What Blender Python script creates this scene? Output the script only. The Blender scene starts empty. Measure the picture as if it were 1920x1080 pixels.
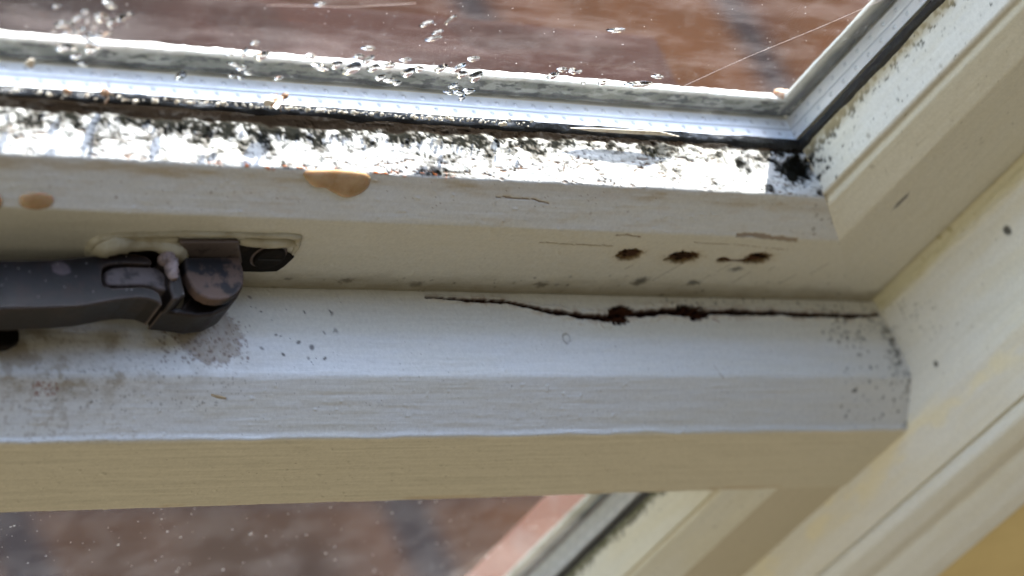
import bpy, bmesh, math, random
import numpy as np
from mathutils import Vector, Matrix

# ---------------------------------------------------------------- camera, world, sun
MM = 0.001
F = 5300.0                                   # focal length in photograph pixels
M = np.array([[0.79786123, 0.01929219, 0.60253238],
              [-0.32981646, -0.82266694, 0.46307689],
              [0.50461724, -0.5681962, -0.65001117]])      # world from camera (right, down, forward)
CAM = np.array([-587.21829465, -406.45677526, 489.16270567])  # millimetres
scn = bpy.context.scene
COL = scn.collection
cam_d = bpy.data.cameras.new('camera')
cam = bpy.data.objects.new('camera', cam_d)
COL.objects.link(cam)
mw = Matrix.Identity(4)
for r in range(3):
    mw[r][0] = M[r, 0]; mw[r][1] = -M[r, 1]; mw[r][2] = -M[r, 2]; mw[r][3] = CAM[r] * MM
cam.matrix_world = mw
cam_d.sensor_width = 36
cam_d.lens = F / 1920 * 36
cam_d.clip_start = 0.01
cam_d.clip_end = 200
cam_d.dof.use_dof = True
cam_d.dof.focus_distance = 0.788
cam_d.dof.aperture_fstop = 10.0
scn.camera = cam

SUN_EL, SUN_AZ = math.radians(41), math.atan2(0.41, 1.0)     # azimuth from +Y (outside) towards +X
w = bpy.data.worlds.new('World'); scn.world = w; w.use_nodes = True
wn, wl = w.node_tree.nodes, w.node_tree.links
bg = wn['Background']
sky = wn.new('ShaderNodeTexSky'); sky.sky_type = 'NISHITA'; sky.sun_disc = False
sky.sun_elevation = SUN_EL; sky.sun_rotation = SUN_AZ
tc = wn.new('ShaderNodeTexCoord'); sp = wn.new('ShaderNodeSeparateXYZ')
mr = wn.new('ShaderNodeMapRange'); mr.inputs[1].default_value = -0.05; mr.inputs[2].default_value = 0.10
wl.new(tc.outputs['Generated'], sp.inputs[0]); wl.new(sp.outputs[1], mr.inputs[0])
wm = wn.new('ShaderNodeMix'); wm.data_type = 'RGBA'
wl.new(mr.outputs[0], wm.inputs[0])
rz_ = wn.new('ShaderNodeMapRange'); rz_.inputs[1].default_value = -0.65; rz_.inputs[2].default_value = -0.1
wl.new(sp.outputs[2], rz_.inputs[0])
rm = wn.new('ShaderNodeMix'); rm.data_type = 'RGBA'; wl.new(rz_.outputs[0], rm.inputs[0])
rm.inputs[6].default_value = (0.50, 0.42, 0.30, 1)        # the room behind the camera: lit floor ...
rm.inputs[7].default_value = (0.10, 0.09, 0.072, 1)        # ... and dim walls
lf = wn.new('ShaderNodeMapRange'); lf.inputs[1].default_value = -0.35; lf.inputs[2].default_value = -0.85; wl.new(sp.outputs[0], lf.inputs[0])
rl = wn.new('ShaderNodeMix'); rl.data_type = 'RGBA'; wl.new(lf.outputs[0], rl.inputs[0]); wl.new(rm.outputs[2], rl.inputs[6])
rl.inputs[7].default_value = (0.78, 0.74, 0.62, 1)         # daylight from the left of the room
wl.new(rl.outputs[2], wm.inputs[6])
wl.new(sky.outputs[0], wm.inputs[7])
wl.new(wm.outputs[2], bg.inputs[0])
bg.inputs[1].default_value = 0.15
sd = bpy.data.lights.new('sun', 'SUN'); sd.energy = 2.0; sd.angle = math.radians(0.5); sd.color = (1, 0.95, 0.87)
sun = bpy.data.objects.new('sun', sd); COL.objects.link(sun)
tos = Vector((math.sin(SUN_AZ) * math.cos(SUN_EL), math.cos(SUN_AZ) * math.cos(SUN_EL), math.sin(SUN_EL)))
sun.rotation_euler = tos.to_track_quat('Z', 'Y').to_euler()
vs = scn.view_settings
vs.view_transform = 'Standard'; vs.look = 'None'; vs.gamma = 1; vs.use_curve_mapping = False
vs.exposure = 3.12

# ---------------------------------------------------------------- helpers
rng = np.random.RandomState(7); random.seed(7)
def ray(u, v): return M @ np.array([(u - 960) / F, (v - 540) / F, 1.0])
def hit(u, v, axis, val):
    """point (mm) of the world plane axis=val seen at a photograph pixel"""
    d = ray(u, v); t = (val - CAM[axis]) / d[axis]
    return CAM + t * d
def proj(P):
    c = (P - CAM) @ M
    return 960 + F * c[..., 0] / c[..., 2], 540 + F * c[..., 1] / c[..., 2]

def tag(o, label=None, cat=None, group=None, kind=None):
    if label: o['label'] = label
    if cat: o['category'] = cat
    if group: o['group'] = group
    if kind: o['kind'] = kind
    return o
def empty(name, loc, label=None, cat=None, group=None):
    o = bpy.data.objects.new(name, None); COL.objects.link(o)
    o.location = Vector(loc) * MM; o.empty_display_size = 0.02
    bpy.context.view_layer.update()
    return tag(o, label, cat, group)
def wloc(o):
    v = Vector((0, 0, 0))
    while o: v = v + o.location; o = o.parent
    return v
def link(name, me, mat, parent=None, origin=None):
    """me holds world-millimetre coordinates scaled to metres; origin = where the object's origin sits"""
    o = bpy.data.objects.new(name, me); COL.objects.link(o)
    base = wloc(parent) if parent else Vector((0, 0, 0))
    org = Vector(origin) * MM if origin is not None else (base if parent else Vector((0, 0, 0)))
    me.transform(Matrix.Translation(-org))
    if parent: o.parent = parent
    o.location = org - base
    if mat: me.materials.append(mat)
    if 'wn' in me: o.modifiers.new('even_normals', 'WEIGHTED_NORMAL')
    return o

def lattice(seed, n=256): return np.random.RandomState(seed).rand(n, n)
_L = {}
def vnoise(x, y, seed):
    if seed not in _L: _L[seed] = lattice(seed)
    g = _L[seed]; n = g.shape[0]
    xi = np.floor(x).astype(int); yi = np.floor(y).astype(int)
    fx = x - xi; fy = y - yi
    fx = fx * fx * (3 - 2 * fx); fy = fy * fy * (3 - 2 * fy)
    a = g[xi % n, yi % n]; b = g[(xi + 1) % n, yi % n]; c = g[xi % n, (yi + 1) % n]; d = g[(xi + 1) % n, (yi + 1) % n]
    return a * (1 - fx) * (1 - fy) + b * fx * (1 - fy) + c * (1 - fx) * fy + d * fx * fy
def fbm(x, y, seed, oct=4, gain=0.55):
    s = 0; a = 1; t = 0
    for k in range(oct):
        s = s + a * vnoise(x * 2 ** k + 17.3 * k, y * 2 ** k + 9.1 * k, seed + k); t += a; a *= gain
    return s / t
def sstep(a, b, x):
    t = np.clip((x - a) / (b - a), 0, 1); return t * t * (3 - 2 * t)
def mixc(col, c, m):
    m = np.clip(m, 0, 1)[..., None]; return col * (1 - m) + np.array(c) * m

def resample(pts, ds, rad):
    pts = np.array(pts, float); seg = np.linalg.norm(np.diff(pts, axis=0), axis=1)
    s = np.concatenate([[0], np.cumsum(seg)]); n = max(3, int(s[-1] / ds) + 1)
    q = np.linspace(0, s[-1], n); P = np.stack([np.interp(q, s, pts[:, k]) for k in range(pts.shape[1])], 1)
    k = int(rad / ds)
    if k > 0:
        pad = np.concatenate([2 * P[0] - P[k:0:-1], P, 2 * P[-1] - P[-2:-k - 2:-1]])
        ker = np.hanning(2 * k + 3)[1:-1]; ker /= ker.sum()
        P = np.stack([np.convolve(pad[:, c], ker, 'valid') for c in range(P.shape[1])], 1)
    return q, P
def grid_mesh(name, P, col, rough=None, flip=False):
    n, m = P.shape[:2]
    me = bpy.data.meshes.new(name)
    me.vertices.add(n * m); me.vertices.foreach_set('co', (P.reshape(-1) * MM).astype(np.float32))
    idx = np.arange(n * m).reshape(n, m)
    q = np.stack([idx[:-1, :-1], idx[:-1, 1:], idx[1:, 1:], idx[1:, :-1]], -1).reshape(-1, 4)
    if flip: q = q[:, ::-1]
    nf = len(q)
    me.loops.add(nf * 4); me.loops.foreach_set('vertex_index', q.reshape(-1).astype(np.int32))
    me.polygons.add(nf); me.polygons.foreach_set('loop_start', (np.arange(nf) * 4).astype(np.int32))
    me.polygons.foreach_set('loop_total', np.full(nf, 4, np.int32))
    me.update(calc_edges=True)
    me.polygons.foreach_set('use_smooth', np.ones(nf, bool))
    a = me.attributes.new('paint', 'FLOAT_COLOR', 'POINT')
    c = np.ones((n * m, 4), np.float32); c[:, :3] = np.clip(col, 0, 1).reshape(-1, 3); a.data.foreach_set('color', c.reshape(-1))
    if rough is None: rough = np.full((n, m), 0.4)
    a = me.attributes.new('rough', 'FLOAT', 'POINT'); a.data.foreach_set('value', rough.reshape(-1).astype(np.float32))
    return me

class Sweep:
    """a moulded profile swept along X or Z and worn point by point. profile = list of (w, a): w away from the
    glass, a towards the room. axis 'x': (x, y, z) = (t, y0-a, z0-w); axis 'z': (x0+w, y0-a, t)"""
    def __init__(self, prof, axis, t0, t1, ds, dt, rad, x0=0, y0=0, z0=0, mitre=0.0, mend=1):
        self.s, pr = resample(prof, ds, rad)
        self.w, self.a = pr[:, 0], pr[:, 1]
        n = len(self.s); m = int(abs(t1 - t0) / dt) + 1
        f = np.linspace(0, 1, m)[None, :]
        if mend: T = t0 + (t1 + mitre * self.w[:, None] - t0) * f
        else: T = (t0 + mitre * self.w[:, None]) * (1 - f) + t1 * f
        T = T + np.zeros((n, m))
        W = self.w[:, None] + 0 * T; A = self.a[:, None] + 0 * T
        dw = np.gradient(self.w); da = np.gradient(self.a); L = np.hypot(dw, da) + 1e-9
        nw, na = -da / L, dw / L                       # normal, pointing off the wood (towards glass opening / room)
        if axis == 'x':
            self.P = np.stack([T, y0 - A, z0 - W], -1)
            self.N = np.stack([0 * nw, -na, -nw], -1)
        else:
            self.P = np.stack([x0 + W, y0 - A, T], -1)
            self.N = np.stack([nw, -na, 0 * nw], -1)
        self.axis = axis
        self.S = self.s[:, None] + 0 * T; self.T = T
        self.U, self.V = proj(self.P)
        self.col = np.zeros((n, m, 3)); self.h = np.zeros((n, m)); self.r = np.full((n, m), 0.38)
    def find(self, u, v):
        """surface coordinates (s, t) of the spot the photograph shows at pixel (u, v)"""
        d = (self.U - u) ** 2 + (self.V - v) ** 2
        k = np.unravel_index(np.argmin(d), d.shape)
        return self.S[k], self.T[k]
    def spot(self, u, v, rs, rt, rag=0.45, seed=3, soft=0.35, sc=1.2):
        s0, t0 = self.find(u, v)
        d = np.sqrt(((self.S - s0) / rs) ** 2 + ((self.T - t0) / rt) ** 2)
        near = d < 3
        out = np.zeros_like(d)
        nn = fbm(self.T[near] / sc + seed, self.S[near] / sc * 1.3, 40 + seed % 7, 4) - 0.5
        out[near] = 1 - sstep(1 - soft, 1 + soft, d[near] + nn * 2 * rag)
        return out
    def line(self, pix, width, wob=0.5, seed=5, sc=3.0):
        """ragged line through photograph pixels; width in mm (scalar or list)"""
        st = np.array([self.find(*p) for p in pix]); o = np.argsort(st[:, 1]); st = st[o]
        wd = (np.array(width, float)[o] if np.ndim(width) else np.full(len(pix), float(width)))
        sc_ = np.interp(self.T, st[:, 1], st[:, 0]); ww = np.interp(self.T, st[:, 1], wd)
        sc_ = sc_ + (fbm(self.T / sc, self.T * 0 + seed, 60 + seed, 4) - 0.5) * 2 * wob
        ww = ww * (0.6 + 0.9 * fbm(self.T / 1.5, self.S * 0 + seed, 70 + seed, 3))
        m = 1 - sstep(0.6, 1.3, np.abs(self.S - sc_) / (ww / 2 + 1e-6))
        return m * ((self.T > st[0, 1]) & (self.T < st[-1, 1]))
    def build(self, name, mat, parent):
        P = self.P + self.N[:, None, :] * self.h[..., None]
        me = grid_mesh(name, P, self.col, self.r, flip=(self.axis == 'z'))
        return link(name, me, mat, parent)

# ---------------------------------------------------------------- materials
def mat(name):
    m = bpy.data.materials.new(name); m.use_nodes = True
    return m, m.node_tree.nodes, m.node_tree.links, m.node_tree.nodes['Principled BSDF']
def noise(nt, scale, detail=5, rough=0.6, stretch=None):
    n = nt.nodes.new('ShaderNodeTexNoise'); n.inputs['Scale'].default_value = scale
    n.inputs['Detail'].default_value = detail; n.inputs['Roughness'].default_value = rough
    g = nt.nodes.new('ShaderNodeNewGeometry')
    if stretch:
        mp = nt.nodes.new('ShaderNodeMapping'); mp.inputs['Scale'].default_value = stretch
        nt.links.new(g.outputs['Position'], mp.inputs[0]); nt.links.new(mp.outputs[0], n.inputs['Vector'])
    else: nt.links.new(g.outputs['Position'], n.inputs['Vector'])
    return n
def worn_paint(name, stretch):
    """old gloss paint: colour and wear come from the surface's own paint layer, brush marks from noise"""
    m, n, l, b = mat(name)
    at = n.new('ShaderNodeAttribute'); at.attribute_name = 'paint'
    ar = n.new('ShaderNodeAttribute'); ar.attribute_name = 'rough'
    f = noise(m.node_tree, 900, 6, 0.7)
    mx = n.new('ShaderNodeMix'); mx.data_type = 'RGBA'; mx.blend_type = 'MULTIPLY'; mx.inputs[0].default_value = 1
    cr = n.new('ShaderNodeMapRange'); cr.inputs[1].default_value = 0.3; cr.inputs[2].default_value = 0.7
    cr.inputs[3].default_value = 0.90; cr.inputs[4].default_value = 1.06
    l.new(f.outputs[0], cr.inputs[0]); l.new(at.outputs['Color'], mx.inputs[6]); l.new(cr.outputs[0], mx.inputs[7])
    l.new(mx.outputs[2], b.inputs['Base Color']); l.new(ar.outputs['Fac'], b.inputs['Roughness'])
    sr = n.new('ShaderNodeMapRange'); sr.inputs[1].default_value = 0.4; sr.inputs[2].default_value = 0.9; sr.inputs[3].default_value = 0.4; sr.inputs[4].default_value = 0.02
    l.new(ar.outputs['Fac'], sr.inputs[0]); l.new(sr.outputs[0], b.inputs['Specular IOR Level'])
    g = noise(m.node_tree, 1000, 4, 0.6, stretch)
    bp = n.new('ShaderNodeBump'); bp.inputs['Strength'].default_value = 0.35; bp.inputs['Distance'].default_value = 0.00022
    ad = n.new('ShaderNodeMath'); ad.operation = 'ADD'
    l.new(g.outputs[0], ad.inputs[0]); l.new(f.outputs[0], ad.inputs[1]); l.new(ad.outputs[0], bp.inputs['Height'])
    l.new(bp.outputs[0], b.inputs['Normal'])
    return m
PAINT_X = worn_paint('brushed_paint_along_rail', (0.05, 1, 1))
PAINT_Z = worn_paint('brushed_paint_along_stile', (1, 1, 0.05))
def simple(name, c, rough=0.5, metal=0, c2=None, sc=200, lo=0.45, hi=0.6, bump=0, bsc=800, spec=0.5):
    m, n, l, b = mat(name)
    b.inputs['Base Color'].default_value = (*c, 1); b.inputs['Roughness'].default_value = rough
    b.inputs['Metallic'].default_value = metal; b.inputs['Specular IOR Level'].default_value = spec
    if c2:
        t = noise(m.node_tree, sc, 6, 0.65); r = n.new('ShaderNodeMapRange')
        r.inputs[1].default_value = lo; r.inputs[2].default_value = hi
        mx = n.new('ShaderNodeMix'); mx.data_type = 'RGBA'
        mx.inputs[6].default_value = (*c, 1); mx.inputs[7].default_value = (*c2, 1)
        l.new(t.outputs[0], r.inputs[0]); l.new(r.outputs[0], mx.inputs[0]); l.new(mx.outputs[2], b.inputs['Base Color'])
    if bump:
        t = noise(m.node_tree, bsc, 5, 0.65); bp = n.new('ShaderNodeBump'); bp.inputs['Distance'].default_value = bump
        bp.inputs['Strength'].default_value = 0.8; l.new(t.outputs[0], bp.inputs['Height']); l.new(bp.outputs[0], b.inputs['Normal'])
    return m
RUBBER = simple('black_sealant', (0.008, 0.009, 0.011), 0.35, 0, (0.03, 0.032, 0.034), 700, 0.55, 0.7, 0.0003, 900)
def wear(m, c, lo=0.515, hi=0.58, amt=0.8):
    n, l = m.node_tree.nodes, m.node_tree.links; b = n['Principled BSDF']
    src = b.inputs['Base Color'].links[0].from_socket
    g = n.new('ShaderNodeNewGeometry'); r = n.new('ShaderNodeMapRange'); r.inputs[1].default_value = lo; r.inputs[2].default_value = hi; r.inputs[4].default_value = amt
    bv = n.new('ShaderNodeBevel'); bv.inputs['Radius'].default_value = 0.0011; bv.samples = 6
    dt = n.new('ShaderNodeVectorMath'); dt.operation = 'DOT_PRODUCT'; l.new(bv.outputs[0], dt.inputs[0]); l.new(g.outputs['True Normal'], dt.inputs[1]); l.new(dt.outputs['Value'], r.inputs[0]); t = noise(m.node_tree, 350, 5, .7); mu = n.new('ShaderNodeMath'); mu.operation = 'MULTIPLY'
    l.new(r.outputs[0], mu.inputs[0]); l.new(t.outputs[0], mu.inputs[1])
    mx = n.new('ShaderNodeMix'); mx.data_type = 'RGBA'; mx.inputs[7].default_value = (*c, 1)
    l.new(mu.outputs[0], mx.inputs[0]); l.new(src, mx.inputs[6]); l.new(mx.outputs[2], b.inputs['Base Color']); return m
BRONZE = simple('tarnished_bronze', (0.0065, 0.0047, 0.004), 0.36, 0.0, (0.022, 0.013, 0.009), 160, 0.5, 0.7, 0.00016, 900, 0.17)
BRONZE_WORN = simple('worn_bronze_patches', (0.016, 0.014, 0.014), 0.55, 0.0, (0.105, 0.066, 0.048), 130, 0.47, 0.56, 0.0002, 1100, 0.15)
BRONZE_PALE = simple('scuffed_bronze', (0.115, 0.090, 0.082), 0.5, 0.0, (0.035, 0.027, 0.025), 220, 0.5, 0.62, 0.0002, 1000, 0.2)
DARKMETAL = simple('blackened_plate', (0.008, 0.006, 0.004), 0.6, 0.0, (0.018, 0.012, 0.008), 300, 0.5, 0.7, 0.0002, 900, 0.08)
for m_ in (BRONZE, BRONZE_WORN, BRONZE_PALE): wear(m_, (0.20, 0.145, 0.115), 0.995, 0.93, 1.0)
CREAM = simple('dried_cream_paint', (0.46, 0.42, 0.31), 0.45, 0, (0.30, 0.25, 0.15), 120, 0.45, 0.7, 0.0003, 400)
PINKPAINT = simple('dried_pinkish_paint', (0.26, 0.19, 0.17), 0.5, 0, (0.10, 0.07, 0.06), 500, 0.5, 0.65, 0.0004, 900)
FLAKE = simple('loose_paint_flake', (0.75, 0.68, 0.56), 0.6, 0, (0.4, 0.28, 0.18), 500, 0.5, 0.7)
INSECT = simple('insect_chitin', (0.45, 0.26, 0.14), 0.5, 0, (0.1, 0.05, 0.03), 900, 0.5, 0.6)
WEB = simple('cobweb_silk', (0.45, 0.36, 0.32), 0.5)
WALLM = simple('yellow_wall_paint', (0.80, 0.64, 0.30), 0.7, 0, (0.72, 0.56, 0.25), 25, 0.4, 0.7, 0.0003, 300)
SALMON = simple('salmon_painted_brick', (0.42, 0.19, 0.13), 0.8, 0, (0.46, 0.29, 0.24), 60, 0.5, 0.7, 0.001, 200)
CORE = simple('painted_timber_core', (0.6, 0.56, 0.46), 0.6)

def glass(name, grime, gcol, sc, lo, hi, stretch=(1, 1, 1), veil=0.03, tint=(0.96, 0.97, 0.97)):
    m = bpy.data.materials.new(name); m.use_nodes = True
    n, l = m.node_tree.nodes, m.node_tree.links; n.clear()
    out = n.new('ShaderNodeOutputMaterial'); tr = n.new('ShaderNodeBsdfTransparent'); tr.inputs[0].default_value = (*tint, 1)
    gl = n.new('ShaderNodeBsdfGlossy'); gl.inputs['Roughness'].default_value = 0.0
    fr = n.new('ShaderNodeFresnel'); fr.inputs[0].default_value = 1.16
    a = n.new('ShaderNodeMixShader'); gb = n.new('ShaderNodeNewGeometry'); iv = n.new('ShaderNodeMath'); iv.operation = 'SUBTRACT'; iv.inputs[0].default_value = 1; l.new(gb.outputs['Backfacing'], iv.inputs[1])
    fm = n.new('ShaderNodeMath'); fm.operation = 'MULTIPLY'; l.new(fr.outputs[0], fm.inputs[0]); l.new(iv.outputs[0], fm.inputs[1])   # a pane is parallel-sided: no total reflection on the way out
    l.new(fm.outputs[0], a.inputs[0]); l.new(tr.outputs[0], a.inputs[1]); l.new(gl.outputs[0], a.inputs[2])
    df = n.new('ShaderNodeBsdfDiffuse'); df.inputs[0].default_value = (*gcol, 1)
    tl = n.new('ShaderNodeBsdfTranslucent'); tl.inputs[0].default_value = (*gcol, 1)
    d = n.new('ShaderNodeMixShader'); d.inputs[0].default_value = 0.5; l.new(df.outputs[0], d.inputs[1]); l.new(tl.outputs[0], d.inputs[2])
    t = noise(m.node_tree, sc, 7, 0.68, stretch)
    r = n.new('ShaderNodeMapRange'); r.inputs[1].default_value = lo; r.inputs[2].default_value = hi
    r.inputs[3].default_value = veil; r.inputs[4].default_value = veil + grime
    l.new(t.outputs[0], r.inputs[0])
    # dust: fine specks on top of the smears
    v = n.new('ShaderNodeTexVoronoi'); v.inputs['Scale'].default_value = 420
    g = n.new('ShaderNodeNewGeometry'); l.new(g.outputs['Position'], v.inputs['Vector'])
    s = n.new('ShaderNodeMapRange'); s.inputs[1].default_value = 0.10; s.inputs[2].default_value = 0.04
    s.inputs[3].default_value = 0.0; s.inputs[4].default_value = 0.5
    l.new(v.outputs['Distance'], s.inputs[0])
    wn_ = n.new('ShaderNodeTexWhiteNoise'); l.new(v.outputs['Position'], wn_.inputs['Vector'])
    th = n.new('ShaderNodeMath'); th.operation = 'GREATER_THAN'; th.inputs[1].default_value = 0.86
    l.new(wn_.outputs[0], th.inputs[0])
    mu = n.new('ShaderNodeMath'); mu.operation = 'MULTIPLY'; l.new(s.outputs[0], mu.inputs[0]); l.new(th.outputs[0], mu.inputs[1])
    ad = n.new('ShaderNodeMath'); ad.operation = 'ADD'; ad.use_clamp = True; l.new(r.outputs[0], ad.inputs[0]); l.new(mu.outputs[0], ad.inputs[1])
    b = n.new('ShaderNodeMixShader'); l.new(ad.outputs[0], b.inputs[0]); l.new(a.outputs[0], b.inputs[1]); l.new(d.outputs[0], b.inputs[2])
    l.new(b.outputs[0], out.inputs[0])
    return m
GLASS_IN = glass('inner_pane_glass', 0.02, (0.8, 0.8, 0.8), 120, 0.5, 0.8, veil=0.004)
GLASS_OUT = glass('grimy_outer_pane_glass', 0.075, (0.62, 0.52, 0.50), 38, 0.44, 0.72, (0.4, 1, 1.9), veil=0.006)
GLASS_LOW = glass('dusty_lower_pane_glass', 0.05, (0.6, 0.55, 0.52), 60, 0.4, 0.7, (1, 1, 1), veil=0.02)

def water():
    m, n, l, b = mat('water'); b.inputs['Base Color'].default_value = (1, 1, 1, 1); b.inputs['Roughness'].default_value = 0.02
    b.inputs['Transmission Weight'].default_value = 1.0; b.inputs['IOR'].default_value = 1.33
    return m
WATER = water()
def resin():
    m, n, l, b = mat('amber_resin'); t = noise(m.node_tree, 160, 5, .6); r = n.new('ShaderNodeMapRange'); r.inputs[1].default_value = .4; r.inputs[2].default_value = .65
    mx = n.new('ShaderNodeMix'); mx.data_type = 'RGBA'; mx.inputs[6].default_value = (0.50, 0.34, 0.19, 1); mx.inputs[7].default_value = (0.36, 0.21, 0.09, 1)
    l.new(t.outputs[0], r.inputs[0]); l.new(r.outputs[0], mx.inputs[0]); l.new(mx.outputs[2], b.inputs['Base Color']); b.inputs['Roughness'].default_value = 0.10
    b.inputs['Subsurface Weight'].default_value = 0.5; b.inputs['Subsurface Scale'].default_value = 0.002
    return m
RESIN = resin()

# ---------------------------------------------------------------- mesh helpers (mm)
def prism(pts, n, depth, bev=0.6, segs=3):
    """closed outline (list of 3-D mm points) pushed along n by depth, edges rounded"""
    bm = bmesh.new(); vs = [bm.verts.new(Vector(p) * MM) for p in pts]
    f = bm.faces.new(vs)
    r = bmesh.ops.extrude_face_region(bm, geom=[f])
    bmesh.ops.translate(bm, verts=[v for v in r['geom'] if isinstance(v, bmesh.types.BMVert)], vec=Vector(n) * depth * MM)
    bmesh.ops.recalc_face_normals(bm, faces=bm.faces)
    if bev: bmesh.ops.bevel(bm, geom=list(bm.edges), offset=bev * MM, segments=segs, profile=0.5, affect='EDGES', clamp_overlap=True)
    for f in bm.faces: f.smooth = bool(bev)
    me = bpy.data.meshes.new('m'); bm.to_mesh(me); bm.free()
    if bev: me['wn'] = 1
    return me
def smooth_outline(pts, k=4):
    """Catmull-Rom through a closed outline"""
    p = np.array(pts, float); n = len(p); out = []
    for i in range(n):
        a, b, c, d = p[i - 1], p[i], p[(i + 1) % n], p[(i + 2) % n]
        for j in range(k):
            t = j / k
            out.append(0.5 * (2 * b + (c - a) * t + (2 * a - 5 * b + 4 * c - d) * t * t + (3 * b - a - 3 * c + d) * t ** 3))
    return out
def box(x0, x1, y0, y1, z0, z1, bev=0.0):
    return prism([(x0, y0, z0), (x1, y0, z0), (x1, y1, z0), (x0, y1, z0)], (0, 0, 1), z1 - z0, bev)
def tube(pts, rad, seg=10, lump=0, seed=1):
    pts = [np.array(p, float) for p in pts]; n = len(pts)
    # resample smooth
    q = []
    R = []
    for i in range(n - 1):
        a = pts[max(0, i - 1)]; b = pts[i]; c = pts[i + 1]; d = pts[min(n - 1, i + 2)]
        for j in range(6):
            t = j / 6
            q.append(0.5 * (2 * b + (c - a) * t + (2 * a - 5 * b + 4 * c - d) * t * t + (3 * b - a - 3 * c + d) * t ** 3)); R.append(rad[i] * (1 - t) + rad[i + 1] * t)
    q.append(pts[-1]); R.append(rad[-1]); q = np.array(q); R = np.array(R)
    T = np.gradient(q, axis=0); T /= np.linalg.norm(T, axis=1)[:, None] + 1e-9
    up = np.array([0.1, 0.3, 1.0]); rs = np.random.RandomState(seed)
    P = np.zeros((len(q) + 2, seg, 3))
    for i in range(len(q)):
        a = np.cross(T[i], up); a /= np.linalg.norm(a); b = np.cross(T[i], a)
        for j in range(seg):
            th = 2 * math.pi * j / seg
            r = R[i] * (1 + lump * (rs.rand() - 0.5))
            P[i + 1, j] = q[i] + (a * math.cos(th) + b * math.sin(th)) * r
    P[0] = q[0]; P[-1] = q[-1]
    bm = bmesh.new(); V = [[bm.verts.new(Vector(P[i, j]) * MM) for j in range(seg)] for i in range(len(P))]
    for i in range(len(P) - 1):
        for j in range(seg): bm.faces.new((V[i][j], V[i][(j + 1) % seg], V[i + 1][(j + 1) % seg], V[i + 1][j]))
    bmesh.ops.remove_doubles(bm, verts=bm.verts, dist=1e-7)
    bmesh.ops.recalc_face_normals(bm, faces=bm.faces)
    for f in bm.faces: f.smooth = True
    me = bpy.data.meshes.new('m'); bm.to_mesh(me); bm.free(); return me
def join(meshes):
    bm = bmesh.new()
    for m in meshes: bm.from_mesh(m); bpy.data.meshes.remove(m)
    me = bpy.data.meshes.new('m'); bm.to_mesh(me); bm.free(); return me
def ellipsoid(c, r, rot=None, lump=0, seed=0, sub=3):
    bm = bmesh.new(); bmesh.ops.create_icosphere(bm, subdivisions=sub, radius=1)
    rs = np.random.RandomState(seed)
    for v in bm.verts:
        k = 1 + lump * (rs.rand() - 0.5)
        v.co = Vector((v.co.x * r[0] * k, v.co.y * r[1] * k, v.co.z * r[2] * k))
    if rot: bmesh.ops.rotate(bm, verts=bm.verts, matrix=rot)
    for v in bm.verts: v.co = (v.co + Vector(c)) * MM
    for f in bm.faces: f.smooth = True
    me = bpy.data.meshes.new('m'); bm.to_mesh(me); bm.free(); return me

WHITE = np.array([0.80, 0.79, 0.75]); IVORY = np.array([0.60, 0.565, 0.45]); WOOD = np.array([0.10, 0.045, 0.02])
MOULD = np.array([0.018, 0.018, 0.014])
def base_coat(sw, c, yellow=0.25, seed=11, along=40.0, across=6.0, lum=0.06):
    c = c * 0.84; sw.col[:] = c
    f = fbm(sw.T / along, sw.S / across, seed, 5)
    sw.col = mixc(sw.col, c * np.array([0.93, 0.86, 0.66]), yellow * sstep(0.4, 0.75, f))
    g = fbm(sw.T / (along * .5), sw.S / 0.9, seed + 3, 4)
    sw.col *= (1 - lum + 2 * lum * g)[..., None]
    sw.h += (fbm(sw.T / 30, sw.S / 0.8, seed + 5, 3) - 0.5) * 0.10           # brush drag
    sw.h += (fbm(sw.T / 9, sw.S / 6, seed + 6, 4) - 0.5) * 0.30              # lumps under the paint
    nib = fbm(sw.T / 1.1, sw.S / 1.1, seed + 8, 2)
    sw.h += sstep(0.80, 0.92, nib) * 0.22
def specks(sw, n, ub, vb, r0, r1, c=MOULD, seed=1, strength=0.85, power=1.0, to=None):
    """small dark spots scattered over a patch of the surface given by photograph pixels"""
    rs = np.random.RandomState(seed)
    for i in range(n):
        u = ub[0] + (ub[1] - ub[0]) * rs.rand() ** power; v = vb[0] + (vb[1] - vb[0]) * rs.rand()
        d = (sw.U - u) ** 2 + (sw.V - v) ** 2
        k = np.unravel_index(np.argmin(d), d.shape)
        if d[k] > 25: continue
        r = r0 + (r1 - r0) * rs.rand() ** 2
        i0, i1 = max(0, k[0] - 14), k[0] + 15; j0, j1 = max(0, k[1] - 14), k[1] + 15
        S = sw.S[i0:i1, j0:j1] - sw.S[k]; T = sw.T[i0:i1, j0:j1] - sw.T[k]
        an = rs.rand() * 3; e = 1 + rs.rand()
        a = (S * math.cos(an) + T * math.sin(an)) * e; b = -S * math.sin(an) + T * math.cos(an)
        m = 1 - sstep(0.5, 1.3, np.hypot(a, b) / r)
        sw.col[i0:i1, j0:j1] = mixc(sw.col[i0:i1, j0:j1], c, m * strength * (0.5 + 0.5 * rs.rand()))

# profile of the sash, shared by its rail and its stile: (distance from the glass opening, towards the room)
SASH = [(0.6, 2.6), (0.7, 3.6), (5.5, 17.4), (18.4, 24.2), (50.3, 24.2), (50.6, 22.0)]

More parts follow.
